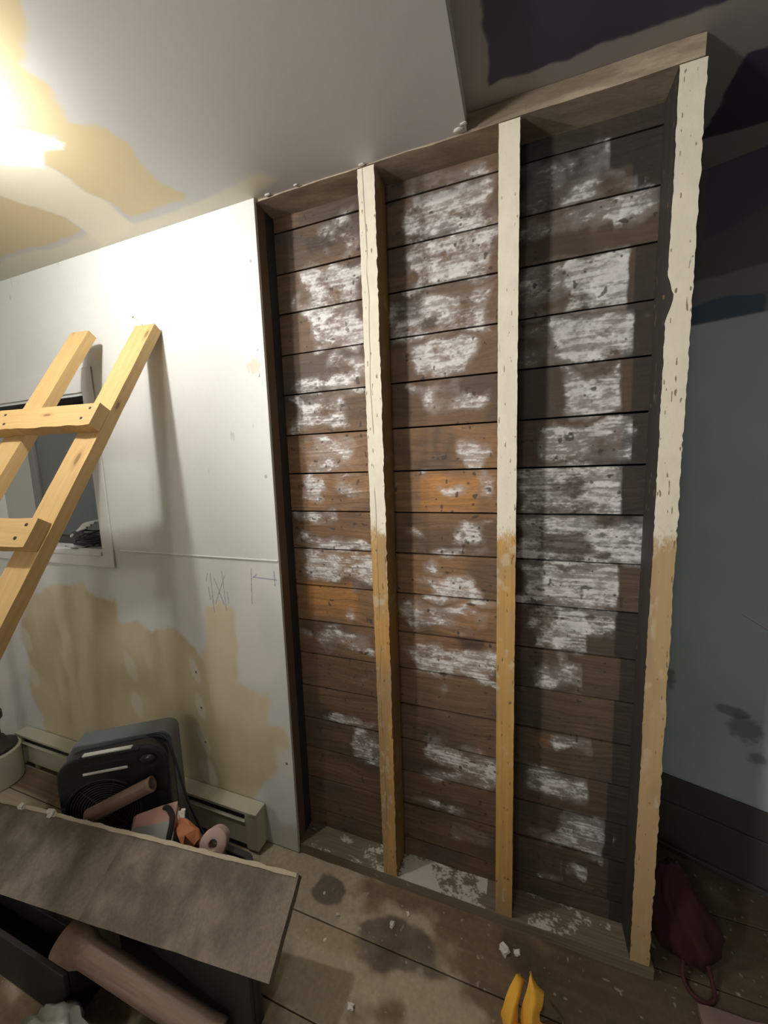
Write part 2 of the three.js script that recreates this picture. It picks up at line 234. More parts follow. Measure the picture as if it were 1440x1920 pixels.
// right-hand wall: a = distance along it from the left end of its visible part
const rwTex = tex(720, 800, (u, v) => {
  const a = mix(-1.0, 1.9, u), y = mix(0, 2.6, v), n = fbm(a * 6, y * 6, 4), fine = fbm(a * 60, y * 60, 2), e = (fbm(a * 12, y * 12, 3) - 0.5) * 0.03;
  let c = [0.37, 0.44, 0.485].map((q) => q * (0.9 + 0.2 * n));
  c = mix3(c, [0.13, 0.138, 0.145], ss(-0.004, 0.004, y - 2.05));
  c = mix3(c, [0.028, 0.07, 0.105], ss(-0.004, 0.008, Math.min(y - 2.05, 2.125 + e - y - 0.2 * Math.max(0, a - 0.1), 0.19 + e - a)));
  c = mix3(c, [0.06, 0.058, 0.06], ss(-0.004, 0.01, y - 2.19 + e));
  c = mix3(c, [0.045, 0.036, 0.07], ss(-0.004, 0.008, Math.min(y - 2.33 + 0.3 * (0.05 - a), a - 0.02) + e));
  for (const [sa, sy, w, h] of [[0.235, 0.60, 0.05, 0.055], [0.275, 0.50, 0.03, 0.03], [0.012, 0.72, 0.02, 0.045], [0.20, 0.655, 0.05, 0.02]]) { const q = Math.hypot((a - sa) / w, (y - sy) / h) + (fine - 0.5) * 0.6 + (n - 0.5); c = mix3(c, [0.085, 0.08, 0.075], 0.6 * ss(1.1, 0.5, q)); }
  return c;
}, { clamp: true });
const rwMat = std({ map: rwTex, roughness: 0.6 });

// stud faces: left half of the texture = front face (sprayed above the line), right half = bare sides
const studTex = tex(512, 2048, (u, v) => {
  const side = u >= 0.5, k = Math.floor((u * 2 % 1) * 4), x = (u * 2 % 1) * 4 * 0.06, y = v * 2.5;
  const grain = fbm(x * 190 + 3, y * 5 + k * 9, 4), n = fbm(x * 40, y * 24, 4), fine = fbm(x * 400, y * 130, 2), big = fbm(x * 12 + 8, y * 3, 3);
  let c = mix3([0.55, 0.335, 0.105], [0.40, 0.22, 0.062], grain); if (k === 3) c = mix3(c, [0.44, 0.33, 0.19], 0.75);
  c = mix3(c, [0.30, 0.22, 0.13], 0.6 * ss(0.5, 0.7, big)); c = mix3(c, [0.55, 0.48, 0.36], 0.5 * ss(0.6, 0.75, n) * ss(0.5, 0.7, big + 0.1));
  const spill = side ? 0 : ss(-0.03, 0.03, y - 1.375 + (n - 0.5) * 0.05 + (fine - 0.5) * 0.05);
  const cream = [0.72, 0.68, 0.56].map((q) => q * (0.90 + 0.14 * n + 0.06 * fine));
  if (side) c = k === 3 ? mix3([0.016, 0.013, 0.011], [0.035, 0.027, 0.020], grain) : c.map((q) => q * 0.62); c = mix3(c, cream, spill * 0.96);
  if (k === 1 && !side) { const cr = Math.abs(x - 0.06 - 0.022 - 0.006 * (fbm(y * 6, 3, 3) - 0.5) * 4); c = mix3(c, [0.16, 0.13, 0.09], 0.75 * ss(0.0022, 0.0008, cr) * ss(0.45, 0.6, fbm(y * 9, 8, 2) + 0.12)); }
  const hole = fbm(x * 150 + 31, y * 42 + k * 13, 2); c = mix3(c, [0.13, 0.09, 0.055], 0.85 * ss(0.82, 0.87, hole));
  return c;
}, { clamp: true });
const studMat = std({ map: studTex, roughness: 0.7 });

const pineTex = tex(512, 1024, (u, v) => {
  const w = fbm(u * 3, v * 2.5, 3) - 0.5, g = fbm(u * 26 + w * 5, v * 1.6, 4), ring = 0.5 + 0.5 * Math.sin((u * 9 + w * 2.2) * 6.28), fine = fbm(u * 180, v * 24, 2);
  let c = mix3([0.62, 0.425, 0.19], [0.50, 0.315, 0.12], 0.6 * g + 0.25 * ring); c = c.map((q) => q * (0.9 + 0.2 * fine));
  for (const [ku, kv, s] of [[0.30, 0.16, 0.022], [0.72, 0.41, 0.018], [0.18, 0.66, 0.026], [0.62, 0.86, 0.016]]) { const q = Math.hypot((u - ku) * 0.5, v - kv) / s + (fine - 0.5) * 0.3; c = mix3(c, [0.20, 0.105, 0.04], 0.85 * ss(1.1, 0.6, q)); c = mix3(c, [0.40, 0.235, 0.085], 0.5 * ss(2.2, 1, q) * ss(0.6, 1, q)); }
  return c;
});
const pineMat = std({ map: pineTex, roughness: 0.62 });
const dustTex = tex(512, 512, (u, v) => {
  const n = fbm(u * 5, v * 5, 5), n2 = fbm(u * 16 + 9, v * 16, 4), f = fbm(u * 120, v * 120, 2);
  let c = mix3([0.125, 0.102, 0.076], [0.235, 0.20, 0.155], ss(0.3, 0.7, 0.6 * n + 0.4 * n2)); return c.map((q) => q * (0.85 + 0.3 * f));
});
const clayTex = tex(256, 256, (u, v) => { const n = fbm(u * 6, v * 6, 4), f = fbm(u * 60, v * 60, 2); const c = mix3([0.19, 0.115, 0.082], [0.31, 0.22, 0.17], ss(0.3, 0.7, n)); return c.map((q) => q * (0.85 + 0.3 * f)); });
const M = {
  white: std({ color: lin(0.72, 0.72, 0.70), roughness: 0.5 }), gypsum: std({ color: lin(0.55, 0.53, 0.5), roughness: 0.9 }),
  darkWood: std({ color: lin(0.13, 0.085, 0.055), roughness: 0.8 }), blackWood: std({ color: lin(0.035, 0.032, 0.032), roughness: 0.85 }),
  felt: std({ color: lin(0.012, 0.011, 0.01), roughness: 1 }), dust: std({ map: dustTex, roughness: 0.85 }), clay: std({ map: clayTex, roughness: 0.85 }),
  litEdge: std({ color: lin(0.46, 0.40, 0.30), roughness: 0.9 }),
  heater: std({ color: lin(0.50, 0.47, 0.37), roughness: 0.45 }), black: std({ color: lin(0.012, 0.013, 0.015), roughness: 0.4 }), blackMatte: std({ color: lin(0.014, 0.013, 0.012), roughness: 0.85 }),
  fanBlack: std({ color: lin(0.016, 0.017, 0.019), roughness: 0.25 }), paleStrip: std({ color: lin(0.78, 0.78, 0.76), roughness: 0.35 }), fanGrey: std({ color: lin(0.135, 0.155, 0.16), roughness: 0.55 }), grille: std({ color: lin(0.075, 0.068, 0.055), roughness: 0.6 }),
  chrome: std({ color: lin(0.75, 0.75, 0.75), roughness: 0.25, metalness: 1 }), steel: std({ color: lin(0.45, 0.44, 0.42), roughness: 0.4, metalness: 1 }), iron: std({ color: lin(0.05, 0.042, 0.034), roughness: 0.6, metalness: 0.4 }),
  pinkTile: std({ color: lin(0.42, 0.24, 0.20), roughness: 0.8 }), greyGlaze: std({ color: lin(0.24, 0.26, 0.25), roughness: 0.5 }), brick: std({ color: lin(0.48, 0.19, 0.09), roughness: 0.9 }),
  plaster: std({ color: lin(0.70, 0.67, 0.62), roughness: 0.95 }), paleClay: std({ color: lin(0.45, 0.32, 0.29), roughness: 0.75 }),
  rag: new THREE.MeshPhysicalMaterial({ color: lin(0.92, 0.50, 0.06), roughness: 0.9, sheen: 0.4, sheenRoughness: 0.6, side: THREE.DoubleSide }),
  bag: std({ color: lin(0.34, 0.34, 0.31), roughness: 0.32 }), darkBag: std({ color: lin(0.02, 0.027, 0.03), roughness: 0.35 }), tote: std({ color: lin(0.030, 0.026, 0.023), roughness: 0.6 }),
  maroon: std({ color: lin(0.040, 0.008, 0.008), roughness: 0.9 }), redCord: std({ color: lin(0.055, 0.012, 0.010), roughness: 0.8 }), pinkCloth: std({ color: lin(0.22, 0.15, 0.13), roughness: 0.9 }),
  base: std({ color: lin(0.055, 0.05, 0.045), roughness: 0.75 }), screen: std({ color: lin(0.055, 0.065, 0.075), roughness: 0.6 }), palePane: std({ color: lin(0.42, 0.44, 0.40), roughness: 0.4 }), sash: std({ color: lin(0.18, 0.18, 0.17), roughness: 0.45 }), winDark: std({ color: lin(0.05, 0.048, 0.045), roughness: 0.6 }),
  glass: new THREE.MeshPhysicalMaterial({ color: lin(0.95, 0.97, 0.97), roughness: 0.02, transmission: 1, thickness: 0, ior: 1.5 }), whiteCable: std({ color: lin(0.62, 0.61, 0.58), roughness: 0.5 }),
  plainWall: std({ color: lin(0.74, 0.73, 0.70), roughness: 0.7 }), floorBase: std({ color: lin(0.02, 0.016, 0.012), roughness: 1 }), reflector: std({ color: lin(0.7, 0.7, 0.7), roughness: 0.35, metalness: 1 }),
};

// ================= the room =================
// floor: boards laid along the open wall
const floor = structure('floor', 'dusty worn brown plank floor', 'floor');
part('subfloor', boxAt(-3.2, 2.5, -0.08, -0.014, -1.3, 3.7), M.floorBase, floor);
{ const edges = []; for (let z = 0.415 - 8 * 0.226; z < 3.6; z += 0.226) edges.push(z);
  edges.forEach((z, i) => { const joints = [-3.0, -2.9 + 1.1 * rng(), 1.2 + 0.7 * rng(), 2.3];
    for (let k = 0; k < 3; k++) part('plank', UV(boxAt(joints[k] + 0.001, joints[k + 1] - 0.001, -0.014, -0.0015 * rng(), z + 0.002, z + 0.224, 0.0018), floorUV), floorMat, floor); }); }

// open framed wall: sheathing boards, studs, plates
const wallBack = structure('wall_back', 'stripped wall with open studs over dark sheathing boards with white residue', 'wall');
part('building_felt', boxAt(-0.97, 0.40, -0.02, 2.56, -0.150, -0.132), M.felt, wallBack);
const boardUV = (x, y) => [(x - BX0) / (BX1 - BX0), (y - BY0) / (BY1 - BY0)];
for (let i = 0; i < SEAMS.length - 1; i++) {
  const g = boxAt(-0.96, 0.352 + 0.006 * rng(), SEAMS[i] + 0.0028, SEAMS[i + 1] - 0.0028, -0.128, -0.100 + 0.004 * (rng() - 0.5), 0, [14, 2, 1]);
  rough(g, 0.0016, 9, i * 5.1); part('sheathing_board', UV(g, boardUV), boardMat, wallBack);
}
function stud(x0, x1, y0, y1, k, amp, seed) {
  const g = boxAt(x0, x1, y0, y1, -0.098, 0, 0, [3, 220, 2]), p = g.attributes.position;
  for (let i = 0; i < p.count; i++) { const x = p.getX(i), y = p.getY(i), z = p.getZ(i); if (z > -0.01) { const e = (s) => (0.25 * fbm(y * 7 + seed + s, s * 7, 2) + 0.7 * fbm(y * 80 + seed * 3 + s, s * 5, 3) - 0.475); if (x > x1 - 0.004) p.setX(i, x + amp * 2 * e(1)); if (x < x0 + 0.004) p.setX(i, x + amp * 1.2 * e(2)); p.setZ(i, z + 0.0015 * e(3)); } }
  if (k === 3) for (let i = 0; i < p.count; i++) { const y = p.getY(i), d = y - (1.985); if (p.getX(i) < x0 + 0.006 && p.getZ(i) > -0.03 && Math.abs(d) < 0.05) p.setX(i, p.getX(i) + 0.016 * (1 - Math.abs(d) / 0.05)); }
  g.computeVertexNormals();
  return UV(g, (x, y, z, nx, ny, nz) => Math.abs(nx) > 0.7 ? [0.5 + (k + 0.05 + 0.9 * (-z / 0.1)) / 8, y / 2.5] : [(k + 0.04 + 0.92 * (x - x0) / (x1 - x0)) / 8, y / 2.5]);
}
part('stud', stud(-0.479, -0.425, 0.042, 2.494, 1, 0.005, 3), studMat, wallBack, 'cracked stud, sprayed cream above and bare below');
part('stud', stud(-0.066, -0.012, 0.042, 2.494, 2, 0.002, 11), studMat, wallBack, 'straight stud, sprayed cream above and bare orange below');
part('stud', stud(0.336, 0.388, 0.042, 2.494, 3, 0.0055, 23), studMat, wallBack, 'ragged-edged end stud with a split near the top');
{ const g = boxAt(-0.905, -0.8535, 0.042, 2.494, -0.046, -0.001, 0, [1, 40, 1]); part('stud', rough(g, 0.002, 14, 2), M.darkWood, wallBack, 'brown furring stud at the drywall edge'); part('stud', boxAt(-0.905, -0.856, 0.042, 2.494, -0.099, -0.049), M.blackWood, wallBack, 'near-black rear stud at the drywall edge'); }  // rear piece coloured near-black
{ const g = boxAt(-0.90, 0.384, 2.496, 2.545, -0.130, 0.0, 0, [40, 2, 4]); rough(g, 0.003, 18, 7); part('top_plate', UV(g, (x, y, z) => [x * 0.7 + z, y * 3 + z * 2]), std({ map: dustTex, color: lin(1.75, 1.7, 1.62), roughness: 0.85 }), wallBack); }
{ const g = boxAt(-0.905, 0.40, 0.0, 0.041, -0.100, 0.002, 0, [60, 2, 6]); rough(g, 0.003, 20, 3);
  const plateTex = tex(768, 128, (u, v) => { const x = mix(-0.905, 0.4, u), n = fbm(x * 18, v * 5, 4), f = fbm(x * 130, v * 30, 2), g2 = fbm(x * 6, v * 40, 3); let c = mix3([0.12, 0.09, 0.062], [0.22, 0.18, 0.13], g2); const d = v > 0.36 ? (x > -0.43 && x < -0.10 ? 0.86 : x > 0.04 && x < 0.30 ? 0.60 : x < -0.45 ? 0.48 : 0.1) : 0.12; c = mix3(c, [0.60, 0.57, 0.52], 0.9 * ss(0.36, 0.56, d * 0.6 + (n - 0.5) * 0.9 + (f - 0.5) * 0.4)); return c; }, { clamp: true });
  part('bottom_plate', UV(g, (x, y, z) => [(x + 0.905) / 1.305, y > 0.03 ? 0.36 + 0.6 * (-z / 0.1) : 0.3 * y / 0.04]), std({ map: plateTex, roughness: 0.85 }), wallBack, 'bottom plate strewn with white plaster dust'); }
part('partition_return', boxAt(0.340, 0.386, 0, 2.545, -0.62, -0.101), M.blackWood, wallBack);

// drywalled part of the same wall, with the window opening
const WX0 = -2.78, WX1 = -1.815, WY0 = 1.245, WY1 = 1.945;
const wallLeft = structure('wall_left', 'white drywall with bare tan patches, window opening and pencil marks', 'wall');
{ const pieces = [boxAt(-3.0, WX0, SEAM_Y, 2.5, 0, 0.012), boxAt(WX0, WX1, WY1, 2.5, 0, 0.012), boxAt(WX1, -0.853, SEAM_Y, 2.5, 0, 0.012, 0, [24, 30, 1])];
  const up = mergeGeometries(pieces); part('drywall_sheet', UV(up, drywallUV), drywallMat, wallLeft, 'upper white drywall sheet');
  const low = boxAt(-3.0, -0.853, 0.004, SEAM_Y, 0, 0.0095, 0, [24, 30, 1]); part('drywall_sheet', UV(low, drywallUV), drywallMat, wallLeft, 'lower drywall sheet with bare tan patches');
  const ridge = new THREE.CapsuleGeometry(0.0045, 0.84, 4, 8).rotateZ(Math.PI / 2).translate(-1.28, SEAM_Y, 0.0105); const g = ridge.toNonIndexed(); rough(g, 0.0014, 60, 4); part('tape_ridge', UV(g, drywallUV), drywallMat, wallLeft);
  // paper edge of the cut sheet
  part('cut_edge', boxAt(-0.8545, -0.8525, 0.004, 2.498, 0.0005, 0.0122), M.gypsum, wallLeft);
  part('framing_behind', boxAt(-3.0, WX0 - 0.02, 0, 2.5, -0.16, -0.001), M.plainWall, wallLeft); part('framing_behind', boxAt(WX0 - 0.02, WX1 + 0.02, 0, WY0 - 0.05, -0.16, -0.001), M.plainWall, wallLeft); part('framing_behind', boxAt(WX0 - 0.02, WX1 + 0.02, WY1 + 0.05, 2.5, -0.16, -0.001), M.plainWall, wallLeft); part('framing_behind', boxAt(WX1 + 0.02, -0.91, 0, 2.5, -0.16, -0.001), M.blackWood, wallLeft);
  part('screw_head', new THREE.CylinderGeometry(0.005, 0.005, 0.002, 12).rotateX(Math.PI / 2).translate(-0.883, 2.02, 0.0125), M.steel, wallLeft);
  part('screw_head', new THREE.CylinderGeometry(0.005, 0.005, 0.002, 12).rotateX(Math.PI / 2).translate(-0.884, 1.93, 0.0125), M.steel, wallLeft); }

// window
const win = structure('window_1', 'small recessed sliding window with dark screen behind the ladder', 'window');
part('reveal', boxAt(WX1 - 0.002, WX1 + 0.012, WY0 - 0.03, WY1 + 0.012, -0.15, 0.0115, 0.002), M.white, win);
part('reveal', boxAt(WX0, WX1, WY1 - 0.002, WY1 + 0.012, -0.15, 0.0115, 0.002), M.winDark, win, 'dark window head');
part('reveal', boxAt(WX0 - 0.012, WX0, WY0, WY1, -0.15, 0.0115, 0.002), M.white, win);
part('casing', boxAt(WX1 + 0.006, WX1 + 0.075, WY0 - 0.075, 2.06, 0.012, 0.020, 0.003), M.white, win);
part('casing', boxAt(-3.0, WX1 + 0.075, WY1 + 0.012, 2.06, 0.012, 0.019, 0.003), M.white, win);
part('apron', boxAt(-3.0, WX1 + 0.075, WY0 - 0.075, WY0 - 0.02, 0.011, 0.021, 0.003), M.white, win);
part('sill', boxAt(WX0, WX1, WY0 - 0.022, WY0, -0.15, 0.026, 0.004), M.white, win);
part('frame', boxAt(WX0, WX1, WY1 - 0.05, WY1 - 0.003, -0.14, -0.085, 0.003), M.winDark, win); part('frame', boxAt(WX1 - 0.05, WX1 - 0.003, WY0, WY1 - 0.05, -0.14, -0.085, 0.003), M.winDark, win); part('frame', boxAt(WX0, WX1 - 0.05, WY0, WY0 + 0.035, -0.14, -0.085, 0.003), M.winDark, win);
{ const sc = part('insect_screen', boxAt(-2.46, WX1 - 0.05, WY0 + 0.035, WY1 - 0.05, -0.132, -0.128), M.screen, win, 'dark blue-grey insect screen');
  part('stile', boxAt(-1.93, -1.90, WY0 + 0.035, WY1 - 0.05, -0.1275, -0.118, 0.002), M.sash, sc); }
part('stile', boxAt(-2.475, -2.43, WY0 + 0.035, WY1 - 0.05, -0.128, -0.095, 0.003), M.sash, win);
part('pale_pane', boxAt(WX0, -2.475, WY0 + 0.035, WY1 - 0.05, -0.122, -0.117), M.palePane, win, 'pane in a flat pale grey');  // opaque pane in one pale grey tone
part('pane', boxAt(-2.43, WX1 - 0.05, WY0 + 0.035, WY1 - 0.05, -0.112, -0.109), M.glass, win);

// ceilings
const ceiling = structure('ceiling', 'patched white drywall ceiling stepping up to a dark purple ceiling', 'ceiling');
{ const g = boxAt(-3.0, -0.15, 2.5, 2.547, -0.003, CZ1, 0, [60, 1, 30]); part('lower_sheet', UV(g, (x, y, z) => [(x - CX0) / (CX1 - CX0), z / CZ1]), ceilMat, ceiling, 'white ceiling sheet with tan unpainted patches');
  part('lower_sheet', boxAt(-3.0, -0.15, 2.5, 2.547, CZ1, 3.6), M.plainWall, ceiling);
  const q = boxAt(-0.15, 2.5, 2.546, 2.60, -1.2, 1.6); part('upper_sheet', UV(q, (x, y, z) => [(x - PX0) / (PX1 - PX0), (z - PZ0) / (PZ1 - PZ0)]), purpleMat, ceiling, 'purple ceiling with grey unpainted borders');
  part('upper_sheet', boxAt(-0.15, 2.5, 2.546, 2.60, 1.6, 3.6), M.plainWall, ceiling); part('ceiling_back', boxAt(-3.2, 2.6, 2.601, 2.66, -1.3, 3.7), M.plainWall, ceiling);
  const lump = (x, z, r, s) => part('plaster_lump', blob(r * 1.3, r * 0.35, r * 0.7, 0.5, 2.2, s, 2).translate(x, 2.499, z), M.gypsum, ceiling);
  lump(-0.17, 0.016, 0.010, 3); lump(-0.155, 0.03, 0.007, 5); lump(-0.80, 0.008, 0.008, 8); lump(-0.69, 0.01, 0.006, 9); lump(-0.46, 0.006, 0.008, 12); }

// wall beyond the open frame, set at an angle
const RA = new THREE.Vector3(0.555, 0, -0.521), RD = new THREE.Vector3(0.9475, 0, 0.3198), rAng = Math.atan2(-RD.z, RD.x);
const wallRight = structure('wall_right', 'dim blue-grey wall beyond the last stud with dark smudges', 'wall', [RA.x, 0, RA.z]); wallRight.rotation.y = rAng;
part('wall_panel', UV(boxAt(-1.0, 1.9, 0, 2.546, -0.06, 0), (x, y) => [(x + 1.0) / 2.9, y / 2.6]), rwMat, wallRight);
const bb = structure('baseboard_right', 'tall dark baseboard along the blue-grey wall', 'baseboard', [RA.x, 0, RA.z]); bb.rotation.y = rAng;
part('board', boxAt(-0.2, 1.75, 0.0, 0.20, 0.002, 0.022, 0.003), M.base, bb); part('cap', boxAt(-0.2, 1.75, 0.20, 0.312, 0.002, 0.014, 0.003), M.base, bb); part('shoe_moulding', boxAt(-0.2, 1.75, 0.0, 0.022, 0.023, 0.037, 0.004), M.base, bb);
// unseen sides of the room
const wf = structure('wall_front', 'plain wall of the room behind the camera', 'wall'); part('wall_panel', boxAt(-3.1, 2.5, 0, 2.6, 3.6, 3.7), M.plainWall, wf);
const ws = structure('wall_side', 'plain wall at the left end of the room', 'wall'); part('wall_panel', boxAt(-3.1, -3.0, 0, 2.6, -0.2, 3.6), M.plainWall, ws);
const we = structure('wall_end', 'plain wall at the right end of the room', 'wall'); part('wall_panel', boxAt(2.3, 2.4, 0, 2.6, -0.05, 3.6), M.plainWall, we);

// ================= lamps =================
{ const t = thing('fill_spot', 'added fill spot shaped as a clamp lamp, aimed at the open studs', 'work light', FILL_SPOT.toArray());
  const dir = FILL_AIM.clone().sub(FILL_SPOT).normalize(), q = new THREE.Quaternion().setFromUnitVectors(new THREE.Vector3(0, 1, 0), dir);
  const pr = [[0.02, -0.10], [0.028, -0.06], [0.055, -0.035], [0.085, 0.0], [0.087, 0.002], [0.083, 0.002], [0.053, -0.032], [0.026, -0.058]].map((a) => new THREE.Vector2(...a));
  part('reflector', new THREE.LatheGeometry(pr, 32).applyQuaternion(q).translate(...dir.clone().multiplyScalar(-0.05).toArray()), M.reflector, t);
  part('bulb', new THREE.SphereGeometry(0.028, 20, 14).translate(...dir.clone().multiplyScalar(-0.06).toArray()), std({ color: 0xffffff, emissive: FILL_COLOR, emissiveIntensity: 6 }), t);
  part('cord', tube([dir.clone().multiplyScalar(-0.145).toArray(), [-0.14, 0.05, 0.14], [-0.10, 0.40, 0.10]], 0.004, 20, 6), M.black, t);
  const l = new THREE.SpotLight(FILL_COLOR, FILL_POWER, 0, 0.56, 0.8, 2); l.position.copy(FILL_SPOT); l.target.position.copy(FILL_AIM); l.castShadow = true; l.shadow.radius = 6; l.shadow.mapSize.set(2048, 2048); l.shadow.bias = -0.0005;
  scene.add(l, l.target); }
{ const t = thing('ceiling_bulb', 'bare bulb in a white ceiling socket near the ladder', 'lamp', BULB.toArray());
  part('bulb', new THREE.SphereGeometry(0.028, 20, 14), std({ color: 0xffffff, emissive: BULB_COLOR, emissiveIntensity: 6 }), t);
  part('socket', rod([0, 0.026, 0], [0, 0.0545, 0], 0.02, 16), M.white, t);
  const l = new THREE.PointLight(BULB_COLOR, BULB_POWER, 0, 2); l.position.copy(BULB); l.castShadow = true; l.shadow.radius = 1.5; l.shadow.mapSize.set(2048, 2048); l.shadow.bias = -0.0005; scene.add(l); }

{ const t = thing('fill_dome', 'added fill lamp shaped as a ceiling dome behind the camera', 'ceiling light', FILL_DOME.toArray());
  part('pan', new THREE.CylinderGeometry(0.14, 0.14, 0.02, 32).translate(0, 0.089, 0), M.white, t);
  part('globe', new THREE.SphereGeometry(0.105, 28, 18), std({ color: 0xffffff, emissive: FILL_DOME_COLOR, emissiveIntensity: 5 }), t);
  const l = new THREE.PointLight(FILL_DOME_COLOR, FILL_DOME_POWER, 0, 2); l.position.copy(FILL_DOME); l.castShadow = true; l.shadow.radius = 5; l.shadow.mapSize.set(1024, 1024); l.shadow.bias = -0.0005; scene.add(l); }

// ================= the leaning ladder =================
{ const yaw = 0.13, lean = Math.atan2(0.602, 0.919), top = new THREE.Vector3(-1.365, 2.140, 0.0160);
  const t = thing('ladder', 'site-made pine ladder of rough timber leaning on the white wall', 'ladder', [0, 0, 0]);
  const frame = new THREE.Matrix4().makeRotationFromEuler(new THREE.Euler(-lean, yaw, 0, 'YXZ')).setPosition(top);   // local y runs up the rail, z faces the room
  const L = 2.56, place = (g) => g.applyMatrix4(frame);
  const rail = (x0, x1, y1, s) => { const g = boxAt(x0, x1, -L, y1, 0.002, 0.038, 0, [3, 60, 2]); rough(g, 0.0012, 16, s); UV(g, (x, y, z, nx) => [(Math.abs(nx) > 0.7 ? z * 5 + 0.37 : x * 5.5) + s * 0.13, y * 0.9 + s * 0.21]); return place(g); };
  part('rail', rail(-0.045, 0.044, 0.0, 1), pineMat, t); part('rail', rail(-0.362, -0.274, 0.012, 4), pineMat, t);
  for (let k = 0; k < 6; k++) { const y = -0.468 - k * 0.413, x1 = k % 2 ? 0.040 : 0.043, x0 = -0.385 + 0.02 * (k % 3);
    const g = boxAt(x0, x1, y - 0.040, y + 0.046, 0.039, 0.077, 0, [20, 3, 2]); const p = g.attributes.position; for (let i = 0; i < p.count; i++) if (p.getY(i) < y - 0.03) p.setY(i, p.getY(i) + 0.012 * (fbm(p.getX(i) * 22 + k * 9, 3, 3) - 0.5)); rough(g, 0.001, 20, k * 3); UV(g, (x, yy, z, nx) => [(Math.abs(nx) > 0.7 ? z * 6 : yy * 5.2) + k * 0.23, x * 0.9 + k * 0.31]);
    const r = part('rung', place(g), pineMat, t);
    for (const [sx, sy] of [[x1 - 0.030, 0.026], [x1 - 0.045, -0.014], [x0 + 0.04, 0.024], [x0 + 0.06, -0.016]]) part('screw', place(new THREE.CylinderGeometry(0.0048, 0.0048, 0.002, 10).rotateX(Math.PI / 2).translate(sx, y + sy, 0.0772)), M.iron, r);
  }
  const up = new THREE.Vector3(0, 0.001, 0.022).applyMatrix4(frame);
  const n = part('nail', rod(up.toArray(), [up.x - 0.050, up.y + 0.042, up.z + 0.018], 0.0017, 6), M.steel, t, 'bent nail sticking out of the rail top');
  part('nail_head', rod([up.x - 0.050, up.y + 0.042, up.z + 0.018], [up.x - 0.0515, up.y + 0.0433, up.z + 0.0185], 0.0042, 10), M.steel, n);
}

// ================= baseboard heater =================
{ const t = thing('baseboard_heater', 'cream electric baseboard heater below the white wall', 'heater', [-1.81, 0, 0.012]);
  const x0 = -0.82, x1 = 0.805;
  part('back_plate', boxAt(x0, x1, 0.02, 0.185, 0.0, 0.008), M.heater, t);
  part('top_cover', boxAt(x0, x1, 0.178, 0.192, 0.0, 0.064, 0.003), M.heater, t);
  part('front_panel', boxAt(x0, x1 - 0.002, 0.035, 0.140, 0.052, 0.060, 0.002), M.heater, t);
  part('outlet_slot', boxAt(x0 + 0.02, x1 - 0.062, 0.148, 0.174, 0.046, 0.050), M.blackMatte, t, 'black air outlet slot');
  part('end_cap', boxAt(x1 - 0.06, x1, 0.02, 0.178, 0.008, 0.062, 0.003), M.heater, t); part('end_cap', boxAt(x0, x0 + 0.06, 0.02, 0.178, 0.008, 0.062, 0.003), M.heater, t);
  part('lip', boxAt(x0 + 0.06, x1 - 0.06, 0.140, 0.146, 0.050, 0.066, 0.002), M.heater, t);
  for (const x of [-0.7, 0, 0.74]) part('foot', boxAt(x, x + 0.03, 0.0, 0.022, 0.004, 0.05), M.heater, t);
}

